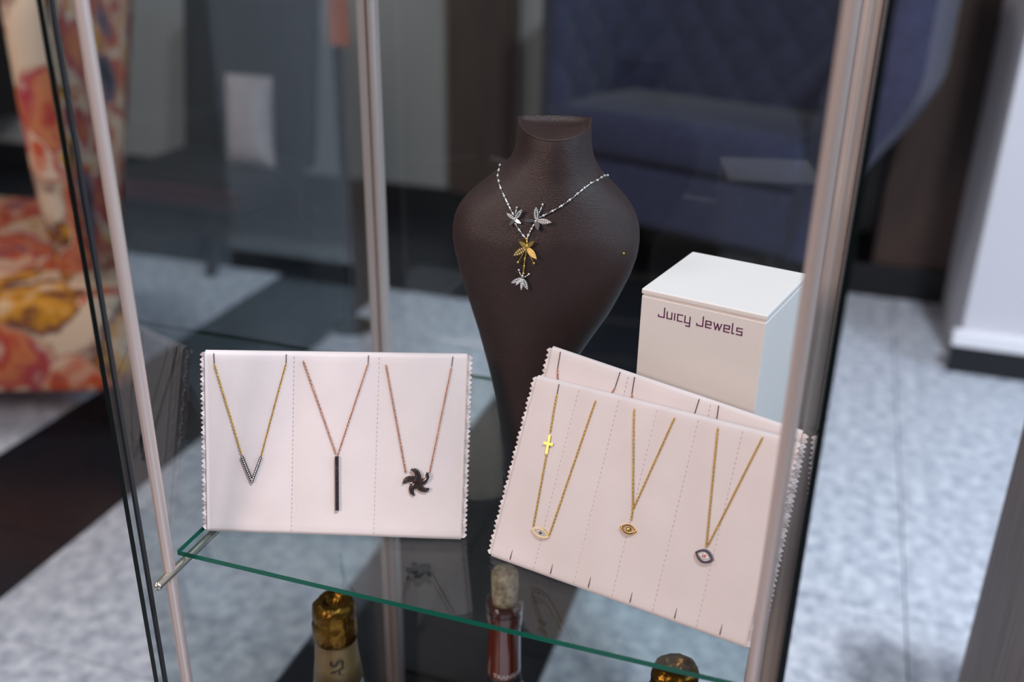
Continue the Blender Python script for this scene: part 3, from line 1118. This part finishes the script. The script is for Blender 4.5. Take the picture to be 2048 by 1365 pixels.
champagne(-0.3330, 0.5690, 0.4300, 'gold foiled sparkling wine bottle lettered AS on its neck, under the left pad', 'CAS')
champagne(-0.0585, 0.5870, 0.4300, 'gold foil topped bottle at the bottom right under the shelf')

cx, cy = -0.2085, 0.6330
wb = thing('wine_bottle', (cx, cy, BASE_Z), 'red-brown wine bottle stoppered with a pale cork, under the shelf middle', 'bottle')
TOP = 0.4150
prof = [(0.028, BASE_Z), (0.036, BASE_Z + 0.002), (0.0375, BASE_Z + 0.01), (0.0375, BASE_Z + 0.175), (0.034, BASE_Z + 0.200), (0.024, BASE_Z + 0.222), (0.0160, BASE_Z + 0.236), (0.0147, TOP - 0.080),
        (0.0140, TOP - 0.026), (0.0150, TOP - 0.022), (0.0152, TOP - 0.006), (0.0142, TOP - 0.002)]
link_mesh('bottle_glass', *lathe(prof, (cx, cy, 0), 40), 'wine', wb, smooth=True)
link_mesh('bottle_lip', *lathe([(0.0154, TOP - 0.010), (0.0158, TOP - 0.004), (0.0152, TOP), (0.0130, TOP + 0.0006), (0.0118, TOP), (0.0116, TOP - 0.004)], (cx, cy, 0), 40), 'clear_lip', wb, smooth=True)
link_mesh('neck_label', *lathe([(0.0164, BASE_Z + 0.2365), (0.0153, TOP - 0.079), (0.0151, TOP - 0.075), (0.0146, TOP - 0.075)], (cx, cy, 0), 40), 'ink', wb, smooth=True)


def cwob(r, z, a):
    return r * (1 + 0.02 * noise.noise(Vector((math.cos(a) * 2, math.sin(a) * 2, z * 160)))), z


link_mesh('cork_stopper', *lathe([(0.0098, TOP - 0.012), (0.0106, TOP + 0.004), (0.0113, TOP + 0.014), (0.0113, TOP + 0.024), (0.0108, TOP + 0.0275), (0.0092, TOP + 0.0295), (0.0005, TOP + 0.0302)], (cx, cy, 0), 32, cwob), 'cork', wb, smooth=True)
t, f = wrap_text('TRANSIT', 0.0062, cx, cy, TOP - 0.0725, 0.0147, R(-90 - 18), False)
link_mesh('lettering', t, f, 'white_ink', wb)

# ------------------------------------------------------------------ navy armchair
ca_e = Vector((0.951, -0.309, 0))
ca_b = Vector((0.309, 0.951, 0))
CO = Vector((-0.385, 2.320, 0))
ch = thing('quilted_armchair', (-0.30, 2.5, 0.0), 'navy quilted tub armchair with dark legs in front of the back wall', 'armchair')


def cpt(s, t, z):
    return CO + ca_e * s + ca_b * t + Vector((0, 0, z))


HW, DP, RC = 0.345, 0.36, 0.20
path = []
for k in range(10):
    path.append((-HW, k / 10 * (DP - RC), -1, 0))
for k in range(15):
    a = math.pi / 2 * k / 14
    path.append((-HW + RC - RC * math.cos(a), DP - RC + RC * math.sin(a), -math.cos(a), math.sin(a)))
for k in range(1, 24):
    path.append((-HW + RC + (2 * HW - 2 * RC) * k / 24, DP, 0, 1))
for k in range(15):
    a = math.pi / 2 * k / 14
    path.append((HW - RC + RC * math.sin(a), DP - RC + RC * math.cos(a), math.sin(a), math.cos(a)))
for k in range(1, 11):
    path.append((HW, (DP - RC) * (1 - k / 10), 1, 0))
arc = [0]
for a, b in zip(path, path[1:]):
    arc.append(arc[-1] + math.hypot(b[0] - a[0], b[1] - a[1]))
# refine the path so the quilting shows
fine = []
NP = 220
for k in range(NP + 1):
    d = arc[-1] * k / NP
    i = max(j for j in range(len(arc)) if arc[j] <= d + 1e-9)
    i = min(i, len(path) - 2)
    t = (d - arc[i]) / (arc[i + 1] - arc[i])
    fine.append(tuple(p + (q - p) * t for p, q in zip(path[i], path[i + 1])) + (d,))
Z0, Z1, NZc = 0.20, 0.84, 70
V, Fs = [], []
for s, t, nx, ny, d in fine:
    for j in range(NZc + 1):
        z = Z0 + (Z1 - Z0) * j / NZc
        flare = 0.13 * max(0, (z - 0.34) / 0.5) - 0.03
        dia = 0.115
        qa, qb = (d + (z * 0.8)) / dia, (d - (z * 0.8)) / dia
        q = (abs(math.sin(math.pi * qa)) * abs(math.sin(math.pi * qb))) ** 0.45 * 0.016 if z > 0.45 else 0
        V.append(tuple(cpt(s + nx * ((flare * 0.8 if nx > 0 else -0.045) - q), t + ny * (min(flare * 0.5, 0.02) - q), z)))
n = NZc + 1
for k in range(NP):
    for j in range(NZc):
        Fs.append((k * n + j, k * n + j + 1, (k + 1) * n + j + 1, (k + 1) * n + j))
nin = len(V)
for s, t, nx, ny, d in fine:
    for j in range(NZc + 1):
        z = Z0 + (Z1 - Z0) * j / NZc
        q = min(1.0, max(0.0, (z - 0.26) / 0.38))
        fo = 0.03 + 0.18 * q * q * (3 - 2 * q)
        V.append(tuple(cpt(s + (nx * fo if nx > 0 else nx * 0.012), t + ny * (0.035 + fo * 0.15), z)))
for k in range(NP):
    for j in range(NZc):
        Fs.append((nin + k * n + j, nin + (k + 1) * n + j, nin + (k + 1) * n + j + 1, nin + k * n + j + 1))
    Fs.append((k * n + NZc, nin + k * n + NZc, nin + (k + 1) * n + NZc, (k + 1) * n + NZc))
    Fs.append((k * n, (k + 1) * n, nin + (k + 1) * n, nin + k * n))
for k in (0, NP):
    for j in range(NZc):
        q = (k * n + j, nin + k * n + j, nin + k * n + j + 1, k * n + j + 1)
        Fs.append(q if k == 0 else q[::-1])
link_mesh('quilted_shell', V, Fs, 'navy', ch, smooth=True)
V, Fs = box(-HW + 0.004, HW - 0.004, -0.02, DP - 0.03, 0.36, 0.475)
o = link_mesh('seat_cushion', [tuple(CO + ca_e * v[0] + ca_b * v[1] + Vector((0, 0, v[2]))) for v in V], Fs, 'navy', ch, bevel=0.03, smooth=True)
V, Fs = box(-HW - 0.01, HW + 0.01, 0.0, DP + 0.02, 0.20, 0.36)
link_mesh('seat_base', [tuple(CO + ca_e * v[0] * 0.93 + ca_b * v[1] + Vector((0, 0, v[2]))) for v in V], Fs, 'navy', ch, bevel=0.02)
for s in (-0.27, 0.27):
    for t in (0.05, 0.30):
        p0 = cpt(s, t, 0.21)
        p1 = cpt(s * 1.06, t + (-0.03 if t < 0.2 else 0.03), 0.0)
        link_mesh('leg', *tube([p0, p1], [0.028, 0.018], 12), 'dark_wood', ch)

# ------------------------------------------------------------------ floral armchair
fe = Vector((0.928, 0.371, 0))
fb = Vector((-0.371, 0.928, 0))
FO = Vector((-1.215, 1.300, 0))
fc = thing('floral_armchair', tuple(FO), 'orange, red and cream floral print armchair at left', 'armchair')


def fxf(vf):
    return xf(vf, FO, fe, fb)


seat_plan = [(-1.225, 1.305), (-1.200, 1.330), (-1.187, 1.362), (-1.200, 1.400), (-1.56, 1.83), (-2.00, 1.76), (-1.80, 1.08)]
link_mesh('seat', *prism(seat_plan, (0, 0, 0.10), (1, 0, 0), (0, 1, 0), (0, 0, 1), 0.185), 'floral', fc, bevel=0.016, smooth=True)
# backrest seen from the side; its front edge sweeps back towards the floor
edge = [(0.060, 0.90, 0.76), (0.045, 0.75, 0.66), (0.045, 0.60, 0.555), (0.055, 0.46, 0.455), (0.078, 0.34, 0.365), (0.11, 0.24, 0.295), (0.15, 0.165, 0.25), (0.17, 0.12, 0.24)]
V, Fs = [], []
NT = 14
for (t0, z, t1) in edge:
    for k in range(NT + 1):
        t = t0 + (t1 - t0) * (k / NT) ** 1.6
        # rounded roll along the front edge
        bul = 0.022 * math.exp(-((t - t0 - 0.03) / 0.03) ** 2) + 0.006 * math.sin(t * 30 + z * 5) * math.exp(-((t - t0) / 0.12) ** 2)
        shrink = 0.02 * math.exp(-((t - t0) / 0.008) ** 2)
        V.append((-0.030 + bul - shrink, t, z))
m = NT + 1
nf = len(edge) * m
for (t0, z, t1) in edge:
    for k in range(NT + 1):
        t = t0 + (t1 - t0) * (k / NT) ** 1.6
        V.append((-0.075 + 0.02 * math.exp(-((t - t0) / 0.01) ** 2), t, z))
for j in range(len(edge) - 1):
    for k in range(NT):
        a = j * m + k
        Fs.append((a, a + m, a + m + 1, a + 1))
        Fs.append((nf + a, nf + a + 1, nf + a + m + 1, nf + a + m))
    Fs.append((j * m, nf + j * m, nf + (j + 1) * m, (j + 1) * m))
    Fs.append((j * m + NT, (j + 1) * m + NT, nf + (j + 1) * m + NT, nf + j * m + NT))
for k in range(NT):
    Fs.append((k, k + 1, nf + k + 1, nf + k))
    a = (len(edge) - 1) * m + k
    Fs.append((a, nf + a, nf + a + 1, a + 1))
link_mesh('backrest', *fxf((V, Fs)), 'floral', fc, smooth=True)
for lx, ly in ((-1.245, 1.375), (-1.76, 1.16), (-1.55, 1.76), (-1.93, 1.70)):
    link_mesh('leg', *lathe([(0.016, 0.0), (0.024, 0.105)], (lx, ly, 0), 14), 'dark_wood', fc)

# ------------------------------------------------------------------ dark lounge chair beyond the left pane
dc = thing('lounge_chair', (-1.62, 2.25, 0.0), 'low dark wooden lounge chair with charcoal back, behind the floral armchair', 'chair')
link_mesh('seat_rail', *box(-1.86, -1.43, 2.10, 2.14, 0.195, 0.245), 'maroon_wood', dc, bevel=0.006)
link_mesh('seat', *box(-1.86, -1.45, 2.14, 2.52, 0.16, 0.25), 'charcoal', dc, bevel=0.02, smooth=True)
link_mesh('backrest', *xf(box(-1.87, -1.44, 0.0, 0.07, 0.0, 0.52), (0, 2.50, 0.20), (1, 0, 0), (0, 1, 0), (0, 0.18, 0.98)), 'charcoal', dc, bevel=0.025, smooth=True)
link_mesh('apron', *box(-1.83, -1.46, 2.145, 2.165, 0.10, 0.165), 'dark_wood', dc)
for (xa, ya, xb, yb) in ((-1.50, 2.17, -1.545, 2.13), (-1.80, 2.17, -1.84, 2.13), (-1.50, 2.46, -1.46, 2.54), (-1.80, 2.46, -1.84, 2.54)):
    link_mesh('leg', *tube([(xa, ya, 0.20), (xb, yb, 0.0)], [0.026, 0.016], 12), 'dark_wood', dc)
cu = thing('cushion', (-1.535, 2.33, 0.25), 'pale pink-grey cushion leaning on the low dark lounge chair', 'cushion')
V, Fs = [], []
NC = 14
for side in (1, -1):
    for i in range(NC + 1):
        for j in range(NC + 1):
            a, b = i / NC * 2 - 1, j / NC * 2 - 1
            th = 0.045 * ((1 - abs(a) ** 3) * (1 - abs(b) ** 3)) ** 0.5
            V.append((a * (0.075 - 0.01 * (1 - b * b)), side * -th, b * 0.12))
for q in (0, 1):
    o_ = q * (NC + 1) ** 2
    for i in range(NC):
        for j in range(NC):
            a = o_ + i * (NC + 1) + j
            f_ = (a, a + NC + 1, a + NC + 2, a + 1)
            Fs.append(f_ if q == 0 else f_[::-1])
link_mesh('cushion_cover', *xf((V, Fs), (-1.528, 2.36, 0.372), (1, 0, 0), (0, 0.98, -0.2), (-0.06, 0.2, 0.98)), 'pale_cloth', cu, smooth=True)

# ------------------------------------------------------------------ garment pole
gp = thing('garment_stand', (-1.034, 1.95, 0.0), 'thin black metal garment stand seen beside the back cabinet post', 'stand')
link_mesh('pole', *tube([(-1.034, 1.95, 0.012), (-1.034, 1.95, 1.55)], 0.011, 14), 'black_metal', gp)
link_mesh('foot', *lathe([(0.055, 0.0005), (0.055, 0.006), (0.02, 0.014), (0.012, 0.016)], (-1.034, 1.95, 0), 28), 'black_metal', gp)
link_mesh('hook', *tube([(-1.034, 1.95, 1.50), (-1.02, 1.935, 1.52), (-1.012, 1.917, 1.47)], 0.004, 8), 'black_metal', gp)
V, Fs = [], []
for j in range(13):
    z = 0.655 + (1.46 - 0.655) * j / 12
    for k in range(9):
        a = k / 8
        V.append((-1.012 + 0.034 * (a - 0.5) * (1.25 - j / 24), 1.915 + 0.006 * math.sin(a * 14 + j * 0.4), z))
for j in range(12):
    for k in range(8):
        Fs.append((j * 9 + k, j * 9 + k + 1, (j + 1) * 9 + k + 1, (j + 1) * 9 + k))
n0 = len(V)
V += [(v[0], v[1] + 0.004, v[2]) for v in V]
Fs += [tuple(i + n0 for i in q[::-1]) for q in Fs]
sc_ = link_mesh('scarf', V, Fs, 'orange_cloth', None, smooth=True)
tag(sc_, 'narrow orange scarf hanging by the thin black garment stand', 'scarf')

# ------------------------------------------------------------------ black wall cabinet, far left
wc = thing('wall_cabinet', (-3.0, 2.7, 0.2), 'black wall cabinet at the far left behind the floral armchair', 'cabinet')
link_mesh('body', *box(-3.25, -2.76, 2.60, WALL_Y, 0.21, 0.95), 'black_lacquer', wc, bevel=0.004)
for a, b in ((-3.245, -3.008), (-3.002, -2.765)):
    d_ = link_mesh('door', *box(a, b, 2.582, 2.60, 0.215, 0.945), 'black_lacquer', wc, bevel=0.003)
    link_mesh('knob', *ball((b - 0.03 if a < -3.1 else a + 0.03, 2.572, 0.6), 0.01, 10, 6), 'black_metal', d_, smooth=True)

# ------------------------------------------------------------------ oak counter at the right edge
oc = thing('oak_counter', (0.55, 0.66, 0.0), 'grey-brown oak counter at the right edge of the picture', 'counter')
link_mesh('end_panel', *box(0.2185, 0.2385, 0.35, 1.0, 0.0, 0.54), 'grey_oak', oc, bevel=0.0015)
link_mesh('carcass', *box(0.2385, 0.95, 0.36, 0.99, 0.03, 0.54), 'grey_oak', oc)
link_mesh('counter_top', *box(0.2185, 0.96, 0.35, 1.0, 0.54, 0.565), 'grey_oak', oc, bevel=0.002)

for o in bpy.data.objects:
    if '_o' in o:
        del o['_o']
